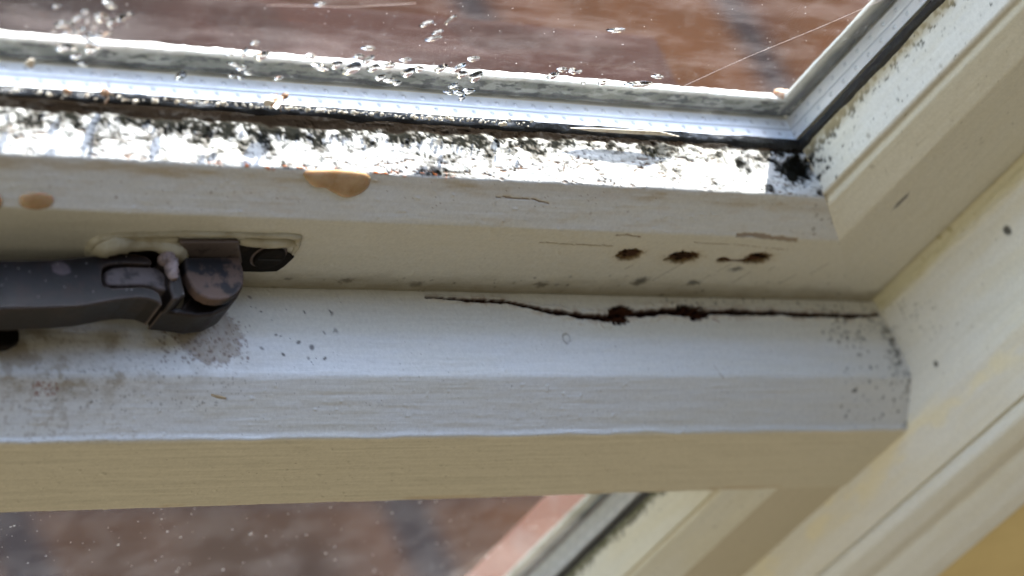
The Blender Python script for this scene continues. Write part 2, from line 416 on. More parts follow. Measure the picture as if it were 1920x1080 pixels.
# ================================================================ the opening sash
sash = empty('casement', (-120, -12, -25), 'peeling cream opening sash with a mouldy sunlit glazing ledge above the transom', 'casement')
r = Sweep(SASH, 'x', -430, 0, 0.36, 0.36, 0.8, mitre=1.0)
base_coat(r, WHITE, 0.3, 11)
S, T, U, V = r.S, r.T, r.U, r.V
s1 = 1.0 + math.hypot(4.8, 13.8); s2 = s1 + math.hypot(12.9, 6.8); s3 = s2 + 31.9      # arrises
b1 = 1 - sstep(s1 - 0.6, s1 + 0.6, S)          # the ledge
b2 = sstep(s1 - 0.5, s1 + 0.6, S) * (1 - sstep(s2 - 0.8, s2 + 0.8, S)); b3 = sstep(s2 - 0.8, s2 + 0.8, S)
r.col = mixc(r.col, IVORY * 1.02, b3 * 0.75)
# ledge: cracked, flaking
left = 1 - sstep(-190, -60, T)
fl = fbm(T / 5, S / 2.6, 101, 5)
ridge = np.abs(fbm(T / 14, S / 3.2, 131, 4) - 0.5)
crk = (1 - sstep(0.006, 0.018, ridge)) * sstep(0.47, 0.56, fbm(T / 18, S / 5, 141, 3)) * b1
ridge2 = np.abs(fbm(T / 5, S / 5, 151, 4) - 0.5)
crk = np.maximum(crk, (1 - sstep(0.004, 0.012, ridge2)) * sstep(0.55, 0.66, fbm(T / 9, S / 5, 161, 3)) * b1 * .8)
r.col = mixc(r.col, WOOD * 1.5, crk * 0.95); r.h -= crk * 0.35
r.h += b1 * (fbm(T / 12, S / 3, 171, 3) - 0.5) * 0.2 + b1 * sstep(.50, .53, fbm(T / 16, S / 4, 173, 5)) * .12
near = 1 - sstep(2.5, 12.5 - 4.0 * (1 - left), S)
dens = near * (0.55 + 0.45 * left) + 0.10 * left + 0.25 * (sstep(.5, .75, fbm(T / 26, S / 9, 183, 3)) - .3)
f1 = fbm(T / 4.0, S / 2.4, 181, 5); f2 = fbm(T / 0.9, S / 0.8, 191, 3); f3 = fbm(T / 2.0, S / 0.9, 193, 4)
mo = sstep(-0.02, 0.09, f1 * .55 + f2 * .45 - (0.66 - 0.25 * dens)) * b1
mo2 = sstep(0, 0.08, f2 - (0.74 - 0.28 * dens)) * b1 * .8 + sstep(0, .08, f3 - (.67 - .21 * dens)) * b1 * .6
mo2 = np.clip(mo2, 0, 1)
corner = np.exp(-(((T + 5) / 9) ** 2 + ((S - 8) / 7) ** 2)) + 0.8 * np.exp(-(((T + 22) / 18) ** 2 + ((S - 6) / 4) ** 2))
mo3 = sstep(0, 0.22, fbm(T / 3.0, S / 2.4, 197, 5) - (0.80 - 0.50 * corner)) * (b1 + 0.5 * b2)
hz = sstep(-0.06, 0.10, f1 * .8 + f3 * .2 - (0.62 - 0.22 * dens)) * b1; r.col = mixc(r.col, (0.10, 0.08, 0.055), hz * .78)
r.col = mixc(r.col, MOULD * .8, np.clip(mo * 0.95, 0, 1)); r.col = mixc(r.col, MOULD, mo2 * 0.85)
r.col = mixc(r.col, MOULD * 0.6, np.clip(mo3, 0, 1)); r.h -= mo3 * 0.25 + mo * .12
blk = r.spot(1505, 318, 3.4, 3.6, 0.8, 5, soft=.6); r.col = mixc(r.col, MOULD * 0.4, blk); r.h -= blk * 1.2
blk = r.spot(1238, 282, 2.6, 3.8, 0.8, 6); r.col = mixc(r.col, MOULD, blk * .9); r.h -= blk * .4
# bare, rotten strip just under the sealant, widest at the left
bare = (1 - sstep(1.6, 2.6, S + (fl - 0.5) * 3 - 1.7 * left)) ; r.col = mixc(r.col, (0.012, 0.008, 0.005), bare * 0.97); r.h -= bare * 0.7
r.r = r.r + 0.25 * b1 + 0.3 * np.clip(mo + bare + mo3, 0, 1)
# orange specks along the lit arris, dirty water line below it
og = sstep(0.60, 0.68, fbm(T / 2.0, S / 0.7, 211, 3)) * np.exp(-((S - s1 + 0.2) / 0.8) ** 2) * sstep(-225, -200, T) * (1 - sstep(-140, -130, T))
r.col = mixc(r.col, (0.62, 0.16, 0.03), og); r.h += og * 0.3
wl_ = np.exp(-((S - s1 - 2.4 - 1.5 * (fbm(T / 20, T * 0, 221, 3) - .5)) / 2.2) ** 2) * b2
r.col = mixc(r.col, (0.42, 0.30, 0.14), wl_ * (0.20 + 0.5 * sstep(0.45, 0.7, fbm(T / 16, S / 3, 231, 4))))
specks(r, 70, (0, 1500), (335, 400), 0.15, 0.5, (0.18, 0.09, 0.04), 3, 0.8)
st_ = sstep(0.62, 0.75, fbm(T / 7, S / 2, 235, 4)) * b2; r.col = mixc(r.col, (0.50, 0.36, 0.2), st_ * 0.15)
# room face: screw holes gone rotten, flaked arris, mould and painted-in recess shade along the bottom
for (u, v, rs_, rt_, sd_) in ((1180, 478, 1.9, 4.2, 2), (1281, 482, 2.0, 5.8, 3), (1356, 488, 0.9, 2.2, 4), (1420, 485, 2.0, 4.8, 5)):
    m_ = r.spot(u, v, rs_ * 1.5, rt_ * 1.1, 0.45, sd_, soft=.15); r.col = mixc(r.col, (0.050, 0.020, 0.008), m_ * 0.98); r.h -= sstep(.6, 1, m_) * .7; r.r += m_ * .5
    m_ = r.spot(u, v, rs_ * 1.2, rt_ * .9, 0.6, sd_ + 8) * sstep(.46, .58, fbm(T / 2.2, S / .7, 240 + sd_, 4)); r.col = mixc(r.col, (0.004, 0.002, 0.001), m_)
    m_ = r.spot(u, v, rs_ * 1.7, rt_ * 1.3, 0.6, sd_, soft=.7); r.col = mixc(r.col, (0.42, 0.30, 0.13), m_ * 0.35 * (1 - sstep(.5, 1, r.spot(u, v, rs_ * 1.15, rt_, 0.6, sd_))))
m_ = r.line([(1350, 488), (1425, 487)], 1.0, 0.2, 9); r.col = mixc(r.col, (0.07, 0.03, 0.015), m_)
for pl, w_ in (([(1155, 440), (1180, 441), (1203, 445)], .5), ([(1382, 442), (1410, 440), (1450, 446), (1495, 452)], 1.6),
               ([(1010, 455), (1070, 458), (1150, 462)], .35), ([(1300, 455), (1400, 461), (1480, 468)], .3), ([(930, 370), (1000, 374), (1030, 382)], .4)):
    m_ = r.line(pl, w_, 0.4, int(pl[0][0]) % 9); r.col = mixc(r.col, (0.20, 0.12, 0.06), m_ * .75); r.h -= m_ * .3
for u, v in ((1300, 530), (1195, 530), (780, 533), (650, 527), (1015, 533), (1205, 525), (1380, 505)):
    m_ = r.spot(u, v, 1.3, 2.2, 0.9, int(u) % 7 + 1, soft=.6); r.col = mixc(r.col, MOULD, m_ * .75)
for k in range(9):
    u = 1180 + 42 * k + (k * 37) % 23; v = 500 + (k * 53) % 35
    st0 = r.find(u, v); q_ = np.abs((T - st0[1]) - (S - st0[0]) * -0.55); m_ = (1 - sstep(.12, .35, q_)) * (np.abs(S - st0[0]) < 1.2 + (k % 3)) * b3
    r.col = mixc(r.col, (0.10, 0.07, 0.03), m_ * .6)
bt = sstep(s3 - 11, s3, S + 4 * (fbm(T / 6, S / 3, 243, 4) - .5)); r.col = mixc(r.col, (0.16, 0.12, 0.05), bt * 0.75)  # slight dirt, deepened to paint the recess shade into the colour
specks(r, 60, (500, 1640), (515, 560), 0.35, 1.0, MOULD, 9, 0.6)
specks(r, 30, (1480, 1640), (380, 460), 0.25, 0.9, (0.12, 0.08, 0.04), 12, 0.6)
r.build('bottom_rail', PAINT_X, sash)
# timber behind the painted skin, so that the rail is solid
link('rail_core', join([box(-430, -6, -21.5, 16, -50, -20), box(-430, -4, -15.0, 14, -22, -7.5), box(-430, 0, -2.2, 11.4, -12, -1.6)]), CORE, sash)

st = Sweep(SASH[:2] + [(5.0, 16.2), (7.4, 16.9), (8.0, 18.6)] + [(18.4, 24.2), (57.5, 24.2), (58, 22)], 'z', 0, 150, 0.5, 0.5, 0.7, mitre=-1.0, mend=0)
base_coat(st, np.array([0.78, 0.77, 0.72]), 0.3, 31)
S, T, U, V = st.S, st.T, st.U, st.V
q1 = 1 + 14.5
near = 1 - sstep(1, 7, S)
lowc = 1 - sstep(0, 40, T)
mo = sstep(0, 0.14, fbm(T / 1.6, S / 1.2, 301, 4) - (0.74 - 0.30 * near - 0.12 * lowc * (1 - sstep(5, 16, S)))) * (1 - sstep(q1 - 2, q1 + 2, S))
st.col = mixc(st.col, MOULD, mo * 0.85)
st.col = mixc(st.col, (0.34, 0.27, 0.14), (1 - sstep(1.0, 4.5, S + 2 * (fbm(T / 5, S, 305, 3) - .5))) * 0.75)
cc = np.exp(-((T + 8) / 9) ** 2 - ((S - 7) / 7) ** 2); m_ = sstep(0, 0.1, fbm(T / 2.5, S / 2, 311, 5) - (0.78 - 0.55 * cc)); st.col = mixc(st.col, MOULD * .7, m_)
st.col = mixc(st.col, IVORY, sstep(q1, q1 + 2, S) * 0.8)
gv = np.exp(-((S - q1 - .6) / 0.9) ** 2); st.col = mixc(st.col, (0.34, 0.29, 0.17), gv * 0.6)  # groove shadow painted in as a tan line
m_ = st.spot(1690, 378, 0.9, 4.5, .5, 3); st.col = mixc(st.col, (0.05, 0.045, 0.05), m_ * .8)
specks(st, 40, (1560, 1900), (60, 520), 0.3, 1.0, (0.12, 0.09, 0.05), 15, 0.5)
bt = (1 - sstep(-49, -42, T + 4 * (fbm(T / 3, S / 6, 243, 4) - .5))) * sstep(q1 + 14, q1 + 16, S); st.col = mixc(st.col, (0.16, 0.12, 0.05), bt * .7)  # the rail's painted recess shade carried on across the stile's foot
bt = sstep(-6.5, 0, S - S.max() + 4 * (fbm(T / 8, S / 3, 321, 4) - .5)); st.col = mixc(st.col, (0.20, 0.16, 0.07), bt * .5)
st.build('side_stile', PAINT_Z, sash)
link('stile_core', join([box(20, 57, -21.8, 16, -49, 150), box(7, 24, -15, 14, -14, 150), box(1.8, 12, -2.6, 11, -5, 150)]), CORE, sash)

def lerp(a, b, t): return a + (b - a) * t
# double glazing of the sash --------------------------------------------------
YO = 8.6
unit = link('outer_pane', box(-430, 0, YO, YO + 0.4, -1, 150), GLASS_OUT, sash)
inner = link('inner_pane', box(-430, 0, -0.1, 0.3, -1, 150), GLASS_IN, sash)
def spacer(axis, t0, t1, y0, y1, off, mitre, mend, parent, tint):
    n = 30; prof = [(off, -y1 + 0), (off, -y0)]
    sw = Sweep(prof, axis, t0, t1, 0.27, 0.27, 0, mitre=0, mend=mend)
    k = (sw.a + y1) / (y1 - y0)
    if mitre: sw.P[..., 0 if axis == 'x' else 2] += 0
    K = k[:, None]
    sw.h -= 0.25 * np.exp(-((K - 0.5) / 0.03) ** 2)
    dots = np.zeros_like(sw.T)
    for c_, ph in ((0.26, 0.0), (0.76, 3.2)):
        t_ = (sw.T - ph) % 6.4 - 3.2
        dots = np.maximum(dots, np.exp(-(t_ / 0.5) ** 2 - (((K - c_) * (y1 - y0)) / 0.42) ** 2))
    sw.h += dots * 0.42
    sw.col[:] = tint
    sw.col = mixc(sw.col, (0.10, 0.11, 0.13), np.exp(-((K - 0.5) / 0.035) ** 2) * .6 + 0 * sw.T)
    sw.col = mixc(sw.col, (0.1, 0.1, 0.12), np.clip(dots * 2.6 * (1 - dots), 0, 1) * .75)
    dz = sstep(.6, .72, fbm(sw.T / 4, sw.S / 2, 77, 4)); sw.col = mixc(sw.col, (0.5, .5, .5), dz * .3)
    sw.r[:] = 0.34
    return sw
SPM = simple('aluminium_spacer', (0.62, 0.64, 0.67), 0.42, 0.35)
_n, _l = SPM.node_tree.nodes, SPM.node_tree.links
_a = _n.new('ShaderNodeAttribute'); _a.attribute_name = 'paint'; _l.new(_a.outputs['Color'], _n['Principled BSDF'].inputs['Base Color'])
spacer('x', -430, 0.0, 0.7, 8.2, 0.9, 1, 1, sash, (0.72, 0.75, 0.80)).build('spacer_bar', SPM, sash)
spacer('z', -1.0, 150, 0.7, 8.2, -0.9, 1, 0, sash, (0.60, 0.58, 0.56)).build('spacer_bar', SPM, sash)

def gasket(axis, t0, t1, x0, y0, z0, parent, seed, h0=2.4):
    sw = Sweep([(-h0, 0.0), (-h0 * .7, 0.9), (-0.2, 1.9), (0.5, 2.4), (1.0, 2.8)], axis, t0, t1, 0.3, 0.5, 0.4, x0=x0, y0=y0, z0=z0)
    sw.h += (fbm(sw.T / 7, sw.S / 3, seed, 4) - .5) * 1.0
    sw.P[..., 2 if axis == 'x' else 0] += ((fbm(sw.T / 12, sw.T * 0, seed + 4, 4) - .5) * 1.2) * (1 if axis == 'x' else 1)
    sw.col[:] = 0.01
    return sw
gasket('x', -430, 1.0, 0, -0.2, -0.8, sash, 401, 0.9).build('rubber_gasket', RUBBER, sash)
gasket('z', -1.0, 150, -0.2, -0.2, 0, sash, 421, 0.5).build('rubber_gasket', RUBBER, sash)

# outer bead: stands 7 mm proud of the spacer beyond the outer pane, lit on its top
ob = Sweep([(0.4, -YO - 0.6), (-6.6, -YO - 0.7), (-7.2, -YO - 1.0), (-7.0, -YO - 3.0), (-2, -YO - 3.9), (12, -YO - 7)][::-1], 'x', -430, 7.0, 0.36, 0.4, 0.25, mitre=0)
ob.h += (fbm(ob.T / 5, ob.S / 3, 501, 4) - .5) * 0.9
ob.col[:] = (0.70, 0.68, 0.62)
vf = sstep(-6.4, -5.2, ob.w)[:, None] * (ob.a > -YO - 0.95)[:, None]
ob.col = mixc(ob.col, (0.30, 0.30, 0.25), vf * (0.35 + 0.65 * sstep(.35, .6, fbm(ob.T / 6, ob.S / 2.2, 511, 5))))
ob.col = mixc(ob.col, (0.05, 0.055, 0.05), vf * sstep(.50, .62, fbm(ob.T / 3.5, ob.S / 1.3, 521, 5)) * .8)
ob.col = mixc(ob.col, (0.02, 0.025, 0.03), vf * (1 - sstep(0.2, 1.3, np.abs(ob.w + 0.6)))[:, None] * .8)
ob.r[:] = 0.6
ob.build('outer_bead', PAINT_X, sash)
ob = Sweep([(-1.0, -YO - 0.6), (-6.0, -YO - 0.7), (-7.6, -YO - 1.0), (-7.4, -YO - 2.0), (-2, -YO - 3.0), (12, -YO - 6)], 'z', 0, 150, 0.36, 0.5, 0.25, mitre=0, mend=0)
ob.h += (fbm(ob.T / 7, ob.S / 3, 531, 4) - .5) * 0.9
ob.col[:] = (0.62, 0.58, 0.50)
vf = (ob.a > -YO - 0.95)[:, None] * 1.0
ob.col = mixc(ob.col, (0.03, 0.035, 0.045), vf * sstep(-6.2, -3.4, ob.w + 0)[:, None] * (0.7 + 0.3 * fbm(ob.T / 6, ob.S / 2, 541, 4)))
ob.build('outer_bead', PAINT_Z, sash)
# rusty blob of old putty where the two outer beads meet
link('putty_blob', ellipsoid((-7.4, YO + 2.6, 7.6), (3.0, 1.6, 1.2), None, 0.5, 4), simple('rusty_putty', (0.62, 0.5, 0.36), .6, 0, (0.38, .14, .04), 300, .45, .6, .0004, 700), sash)

# amber drips on the sloping face of the rail
def on_face(u, v, which):
    P0 = {2: (17.4, 5.5, 24.2, 18.4)}[which]
    n_ = np.array([0, -(P0[3] - P0[1]), (P0[2] - P0[0])], float); n_ /= np.linalg.norm(n_)
    p0 = np.array([0, -P0[0], -P0[1]]); d = ray(u, v); t = ((p0 - CAM) @ n_) / (d @ n_); return CAM + t * d, n_
def drip(poly, hgt, label):
    pts = []
    for u, v in poly: p, n_ = on_face(u, v, 2); pts.append(p)
    out = smooth_outline(pts, 5); c = np.mean(out, axis=0)
    bm = bmesh.new(); rings = []
    for f_, h_ in ((1, -0.2), (0.97, 0.25), (0.86, 0.62), (0.65, 0.85), (0.35, 0.97)):
        rings.append([bm.verts.new(Vector(c + (p - c) * f_ + n_ * hgt * h_) * MM) for p in out])
    cv = bm.verts.new(Vector(c + n_ * hgt) * MM); m_ = len(out)
    for a, b in zip(rings[:-1], rings[1:]):
        for j in range(m_): bm.faces.new((a[j], a[(j + 1) % m_], b[(j + 1) % m_], b[j]))
    for j in range(m_): bm.faces.new((rings[-1][j], rings[-1][(j + 1) % m_], cv))
    bmesh.ops.recalc_face_normals(bm, faces=bm.faces)
    for f in bm.faces: f.smooth = True
    me = bpy.data.meshes.new('m'); bm.to_mesh(me); bm.free()
    tag(link('resin_drip', me, RESIN, sash), label)
drip([(568, 322), (625, 318), (688, 325), (694, 345), (678, 362), (650, 371), (625, 362), (608, 352), (585, 348)], 0.9, 'wide amber drip hanging off the arris')
drip([(38, 366), (68, 359), (98, 366), (98, 384), (70, 393), (40, 386)], 0.9, 'round amber drip')
drip([(-30, 366), (-12, 360), (3, 370), (1, 388), (-18, 392)], 0.9, 'amber drip cut by the left border')

# ================================================================ the fixed frame
frame = empty('window_frame', (-120, -45, -80), 'cream fixed window frame whose transom is split by a long rotten crack', 'window frame')
TR = [(49.4, 18.0), (50.9, 26.5), (52.0, 34), (55.7, 49.7), (69.8, 61.5), (104.6, 61.5), (105.0, 58)]
t = Sweep(TR, 'x', -430, 71.0, 0.36, 0.36, 1.6)
t.P[..., 0] = np.minimum(t.P[..., 0], 200)
base_coat(t, np.array([0.79, 0.785, 0.75]), 0.18, 51, lum=0.05)
S, T, U, V = t.S, t.T, t.U, t.V
u1 = math.hypot(1.5, 8.5); u2 = u1 + math.hypot(1.1, 7.5); u3 = u2 + math.hypot(3.7, 15.7); u4 = u3 + math.hypot(14.1, 11.8); u5 = u4 + 34.8
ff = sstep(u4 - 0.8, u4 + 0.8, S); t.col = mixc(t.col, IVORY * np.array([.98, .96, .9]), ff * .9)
# thick ridge of paint along the lower arris
t.h += 0.55 * np.exp(-((S - u4 + 1.0 + (fbm(T / 14, T * 0, 601, 4) - .5) * 1.2) / 0.9) ** 2) * (0.4 + fbm(T / 10, S / 3, 603, 3))
t.h += (fbm(T / 22, S / 1.4, 607, 4) - .5) * 0.22 * (1 - ff * .4)
t.h += ff * (fbm(T / 60, S / 1.0, 609, 4) - .5) * 0.18
# cream strip behind the crack
top = 1 - sstep(u2 + 1, u2 + 6, S + 2 * (fbm(T / 20, S / 6, 611, 3) - .5)); t.col = mixc(t.col, IVORY, top * .6)
# the crack
ck = [(795, 557), (870, 563), (950, 568), (990, 576), (1050, 588), (1100, 595), (1140, 598), (1165, 586), (1200, 590), (1245, 583), (1290, 590), (1320, 587), (1400, 586), (1500, 590), (1600, 593), (1650, 590)]
cw = [0.5, 1.0, 1.3, 1.3, 1.8, 2.3, 2.6, 2.2, 2.4, 2.3, 2.9, 2.1, 1.9, 1.7, 1.5, 1.0]
m_ = t.line(ck, cw, 0.45, 6, 5.0)
halo = t.line(ck, [c_ * 2.4 for c_ in cw], 0.45, 6, 5.0)
t.col = mixc(t.col, (0.30, 0.17, 0.08), halo * .35 * sstep(.45, .6, fbm(T / 2, S / 1, 613, 3)))
t.col = mixc(t.col, (0.060, 0.022, 0.010), m_ * 0.97); t.r += m_ * .6
core = t.line(ck, [c_ * .62 for c_ in cw], 0.45, 6, 5.0); t.col = mixc(t.col, (0.010, 0.004, 0.003), core); t.h -= core * 1.3
up = np.clip(halo - m_, 0, 1) * sstep(.4, .7, fbm(T / 8, S / 2, 617, 3)); t.h += up * 0.45
lip = np.clip(t.line(ck, [c_ * 1.9 for c_ in cw], 0.45, 6, 5.0) - m_, 0, 1); t.h += lip * .35 * fbm(T / 3, S / 2, 619, 3)
for u, v, a_, b_, s_ in ((1157, 594, 2.6, 4.2, 2), (1165, 582, 1.5, 4.2, 3), (1303, 589, 2.7, 4.0, 5), (1285, 581, 1.7, 4.0, 4)):
    m_ = t.spot(u, v, a_, b_, 0.5, s_, soft=.18); t.col = mixc(t.col, (0.045, 0.017, 0.008), m_); t.h -= sstep(.5, 1, m_) * .9; t.r += m_ * .5
    m_ = m_ * sstep(.45, .6, fbm(T / 1.5, S / .9, 620 + s_, 3)); t.col = mixc(t.col, (0.008, .004, .003), m_)
for pl, w_ in (([(1120, 603), (1128, 612), (1135, 618)], .5), ([(1335, 598), (1350, 604)], .5), ([(880, 566), (960, 572)], .35)):
    m_ = t.line(pl, w_, .4, 7); t.col = mixc(t.col, (0.25, .12, .06), m_ * .7)
# mould at the right-hand end
specks(t, 150, (1690, 1540), (572, 640), 0.3, 0.85, MOULD, 21, .85, 1.2)
specks(t, 150, (1705, 1560), (600, 800), 0.3, 0.85, MOULD, 22, .85, 1.8)
specks(t, 80, (1240, 1640), (556, 586), 0.35, 0.8, MOULD * 1.5, 23, .7)
specks(t, 40, (1000, 1500), (595, 700), 0.12, 0.3, (0.2, .15, .1), 24, .5)
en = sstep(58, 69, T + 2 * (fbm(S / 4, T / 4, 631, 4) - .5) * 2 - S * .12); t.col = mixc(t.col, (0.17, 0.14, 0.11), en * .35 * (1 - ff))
gl_ = t.spot(1672, 640, 9, 3.0, .6, 4, soft=.8) * sstep(.42, .62, fbm(T / 1.4, S / 1.4, 633, 3)); t.col = mixc(t.col, MOULD * 2, gl_ * .8)
# grime under the catch, at the left
gd = np.exp(-(((T + 250) / 45) ** 2 + ((S - u2 - 12) / 11) ** 2))
t.col = mixc(t.col, (0.25, 0.19, 0.11), np.clip(gd * (0.40 + 0.8 * sstep(.42, .7, fbm(T / 5, S / 4, 641, 5))), 0, .75))
tm = t.spot(392, 628, 7.5, 9.5, .22, 3, soft=.1); t.col = mixc(t.col, (0.30, 0.24, 0.17), tm * (.5 + .5 * fbm(T / 2, S / 2, 643, 4)))
rim = np.clip(t.spot(392, 628, 8.2, 10.2, .22, 3, soft=.1) - tm, 0, 1); t.col = mixc(t.col, (0.14, .065, .03), rim * .8)
specks(t, 150, (300, 470), (600, 680), 0.3, 0.7, (0.12, 0.06, 0.03), 25, .8)
specks(t, 260, (0, 470), (620, 770), 0.25, 0.6, (0.10, 0.08, 0.06), 26, .6)
specks(t, 26, (450, 640), (555, 690), 0.3, 1.0, (0.03, 0.02, 0.012), 27, .9)
specks(t, 60, (60, 110), (715, 742), 0.2, 0.7, (0.20, 0.06, 0.03), 28, .8)
specks(t, 90, (450, 1600), (640, 830), 0.1, 0.28, (0.15, 0.12, 0.1), 29, .6)
specks(t, 26, (20, 1400), (840, 920), 0.12, 0.4, (0.16, 0.1, 0.05), 30, .8)
dst = sstep(.56, .70, fbm(T / 1.3, S / 1.0, 651, 4)) * (1 - sstep(-250, -195, T)) * (1 - ff); t.col = mixc(t.col, (0.30, .24, .18), dst * .4)
# chip and scratches
m_ = t.spot(1064, 634, 1.7, 1.6, .3, 2, soft=.15); c2_ = t.spot(1064, 634, 1.1, 1.1, .3, 2, soft=.15); t.col = mixc(t.col, (0.33, .31, .28), (m_ - c2_) * .8); t.h -= m_ * .3
m_ = t.line([(1338, 682), (1349, 698), (1358, 711)], .45, .05, 3); t.col = mixc(t.col, (0.32, .25, .17), m_ * .8)
m_ = t.line([(1080, 935), (1200, 930)], .5, .1, 3); 
bw = np.exp(-((S - u5 + 1.2) / 1.2) ** 2) * sstep(.5, .65, fbm(T / 12, T * 0, 661, 3)); t.col = mixc(t.col, (0.40, .26, .11), bw * .5)
t.r += .1 * (fbm(T / 10, S / 5, 671, 4) - .5)
tr = t.build('transom', PAINT_X, frame)
link('transom_core', join([box(-430, 70, -47, 24, -102, -57), box(-430, 70, -57, 20, -103.5, -72)]), CORE, frame)

# right-hand jamb
J = [(57.6, 22.5), (59.6, 24.0), (60.9, 26.0), (66.0, 45), (69.2, 61.0), (71.5, 64.0), (79.2, 75.2), (79.6, 74.0), (80.4, 71)]
j = Sweep(J, 'z', -300, 170, 0.5, 0.6, 1.2)
base_coat(j, np.array([0.76, 0.74, 0.66]), 0.3, 71, lum=.05)
S, T = j.S, j.T
specks(j, 60, (1650, 1760), (560, 640), 0.25, 0.6, MOULD * 2, 31, .7, 1.5)
specks(j, 26, (1660, 1900), (300, 700), 0.3, 0.9, (0.16, .12, .07), 32, .6)
for u, v, a_ in ((1889, 431, 1.5), (1796, 398, 1.3), (1856, 300, 1.0), (1755, 682, .9), (1782, 430, 1.0), (1760, 445, .9)):
    m_ = j.spot(u, v, a_, a_, .3, 2); j.col = mixc(j.col, MOULD, m_ * .9)
gr = (1 - sstep(5, 9, S + 3 * (fbm(T / 9, S / 2, 701, 4) - .5))); j.col = mixc(j.col, (0.52, 0.46, 0.24), gr * .7)
j.h += sstep(3.5, 5, S) * (1 - sstep(7, 8.5, S)) * (fbm(T / 6, S / 2, 703, 3)) * 0.9
m_ = (1 - sstep(3, 9, np.abs(S - 44))) * sstep(.4, .65, fbm(T / 14, S / 5, 707, 3)); j.col = mixc(j.col, (0.72, .64, .40), m_ * .5)
j.build('jamb', PAINT_Z, frame)
link('jamb_core', join([box(62, 79, -21, 24, -100, 170), box(62, 79, -60, -29, -300, -100), box(72.5, 79.2, -61, -20, -300, 170)]), CORE, frame)

# lower fixed light: stile, glass, spacer, gasket
LX, LY = 20.2, -38.0
ls = Sweep([(0.6, 2.6), (0.7, 3.6), (6.2, 15.6), (7.0, 15.2), (6.9, 16.8), (20.0, 23.1), (51.2, 23.1)], 'z', -300, -104.2, 0.5, 0.5, 0.8, x0=LX, y0=LY)
base_coat(ls, np.array([0.76, 0.75, 0.66]), 0.3, 81, lum=.05)
S, T = ls.S, ls.T
near = 1 - sstep(1, 6, S)
ls.col = mixc(ls.col, MOULD, sstep(0, .12, fbm(T / 1.4, S / 1.2, 711, 4) - (.80 - .40 * near)) * .9)
ls.col = mixc(ls.col, (0.10, 0.10, 0.05), (1 - sstep(1.0, 3.0, S + 1.6 * (fbm(T / 3, S, 713, 4) - .5))) * .85)
ls.col = mixc(ls.col, (0.48, 0.41, 0.25), np.exp(-((S - 15.2) / 1.2) ** 2) * .7)
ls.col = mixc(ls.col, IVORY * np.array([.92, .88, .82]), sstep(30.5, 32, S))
ls.build('lower_stile', PAINT_Z, frame)
link('lower_stile_core', join([box(LX + 21, 70, -58, -28, -300, -104), box(LX + 8, LX + 22, -50, -28, -300, -104), box(LX + 3, LX + 9, LY - 4, -28, -300, -104)]), CORE, frame)
link('lower_pane', box(-430, LX + 1.5, LY, LY + 0.4, -300, -103.5), GLASS_LOW, frame)
s_ = spacer('z', -300, -104, 0.7, 8.2, -0.9, 0, 0, frame, (0.60, 0.60, 0.58)); s_.P[..., 0] += LX + 1.5; s_.P[..., 1] += LY; s_.build('spacer_bar', SPM, frame)
gasket('z', -300, -104, LX + 1.0, LY - 0.2, 0, frame, 441, 0.7).build('rubber_gasket', RUBBER, frame)
ob = Sweep([(-1.0, -9), (-6.0, -9.1), (-7.6, -9.8), (-7.4, -11), (-2, -14), (12, -18)], 'z', -300, -104, 0.4, 0.6, 0.25, x0=LX + 1.5, y0=LY)
ob.col[:] = (0.50, 0.50, 0.42); ob.h += (fbm(ob.T / 7, ob.S / 3, 551, 4) - .5) * 0.7
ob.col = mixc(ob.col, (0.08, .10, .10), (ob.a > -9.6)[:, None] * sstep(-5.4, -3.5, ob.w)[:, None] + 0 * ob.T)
ob.build('outer_bead', PAINT_Z, frame)
sl_ = Sweep([(75, -30), (58.5, -31), (58, -33), (58.4, -60), (59.0, -88), (60, -91), (75, -92)][::-1], 'x', -430, 25, 1.0, 1.0, 1.2)
sl_.col[:] = (0.050, 0.019, 0.014)
fs = fbm(sl_.T / 50, sl_.S / 20, 901, 3); lt = 1 - sstep(-210, -110, sl_.T + 60 * (fs - .5))
sl_.col = mixc(sl_.col, (0.010, 0.006, 0.006), lt * .85)  # left end darkened in the colour to stand for shade
sl_.col = mixc(sl_.col, (0.055, 0.040, 0.036), sstep(.52, .70, fbm(sl_.T / 40, sl_.S / 12, 911, 3)) * .3)
sl_.col = mixc(sl_.col, (0.012, 0.008, 0.008), sstep(.55, .70, fbm(sl_.T / 45, sl_.S / 22, 921, 3)) * .3)
sl_.col *= .45; sl_.r[:] = .95
sl_.build('outer_sill', PAINT_Z, frame)
link('sill_core', box(-430, 24.6, 32.5, 89.5, -74, -60), simple('red_brown_timber', (0.02, 0.009, 0.007), .95, spec=.03), frame)

# ================================================================ architrave and wall
arc = empty('architrave', (95, -80, -60), 'rounded off-white timber moulding between the window jamb and the yellow wall', 'moulding')
A = [(80.2, 71), (80.6, 76.0), (82, 78.6), (88, 81.5), (93, 82.0), (96, 84.5), (103, 88.6), (108, 90.2), (110.5, 89.2), (111, 84), (111, 70)]
a_ = Sweep(A, 'z', -300, 170, 0.5, 0.6, 1.0)
base_coat(a_, np.array([0.77, 0.76, 0.69]), 0.3, 91, lum=.04)
a_.build('moulding', PAINT_Z, arc)
wall = link('yellow_wall', box(104, 700, -79, -40, -400, 300), WALLM); tag(wall, 'flat yellow painted wall beyond the moulding at the right', 'wall')

pier = link('masonry_edge', box(15, 120, -27.5, -15, -900, -104, .5), SALMON); tag(pier, 'pale salmon pink strip of masonry outside, past the right end of the lower pane', 'masonry edge')

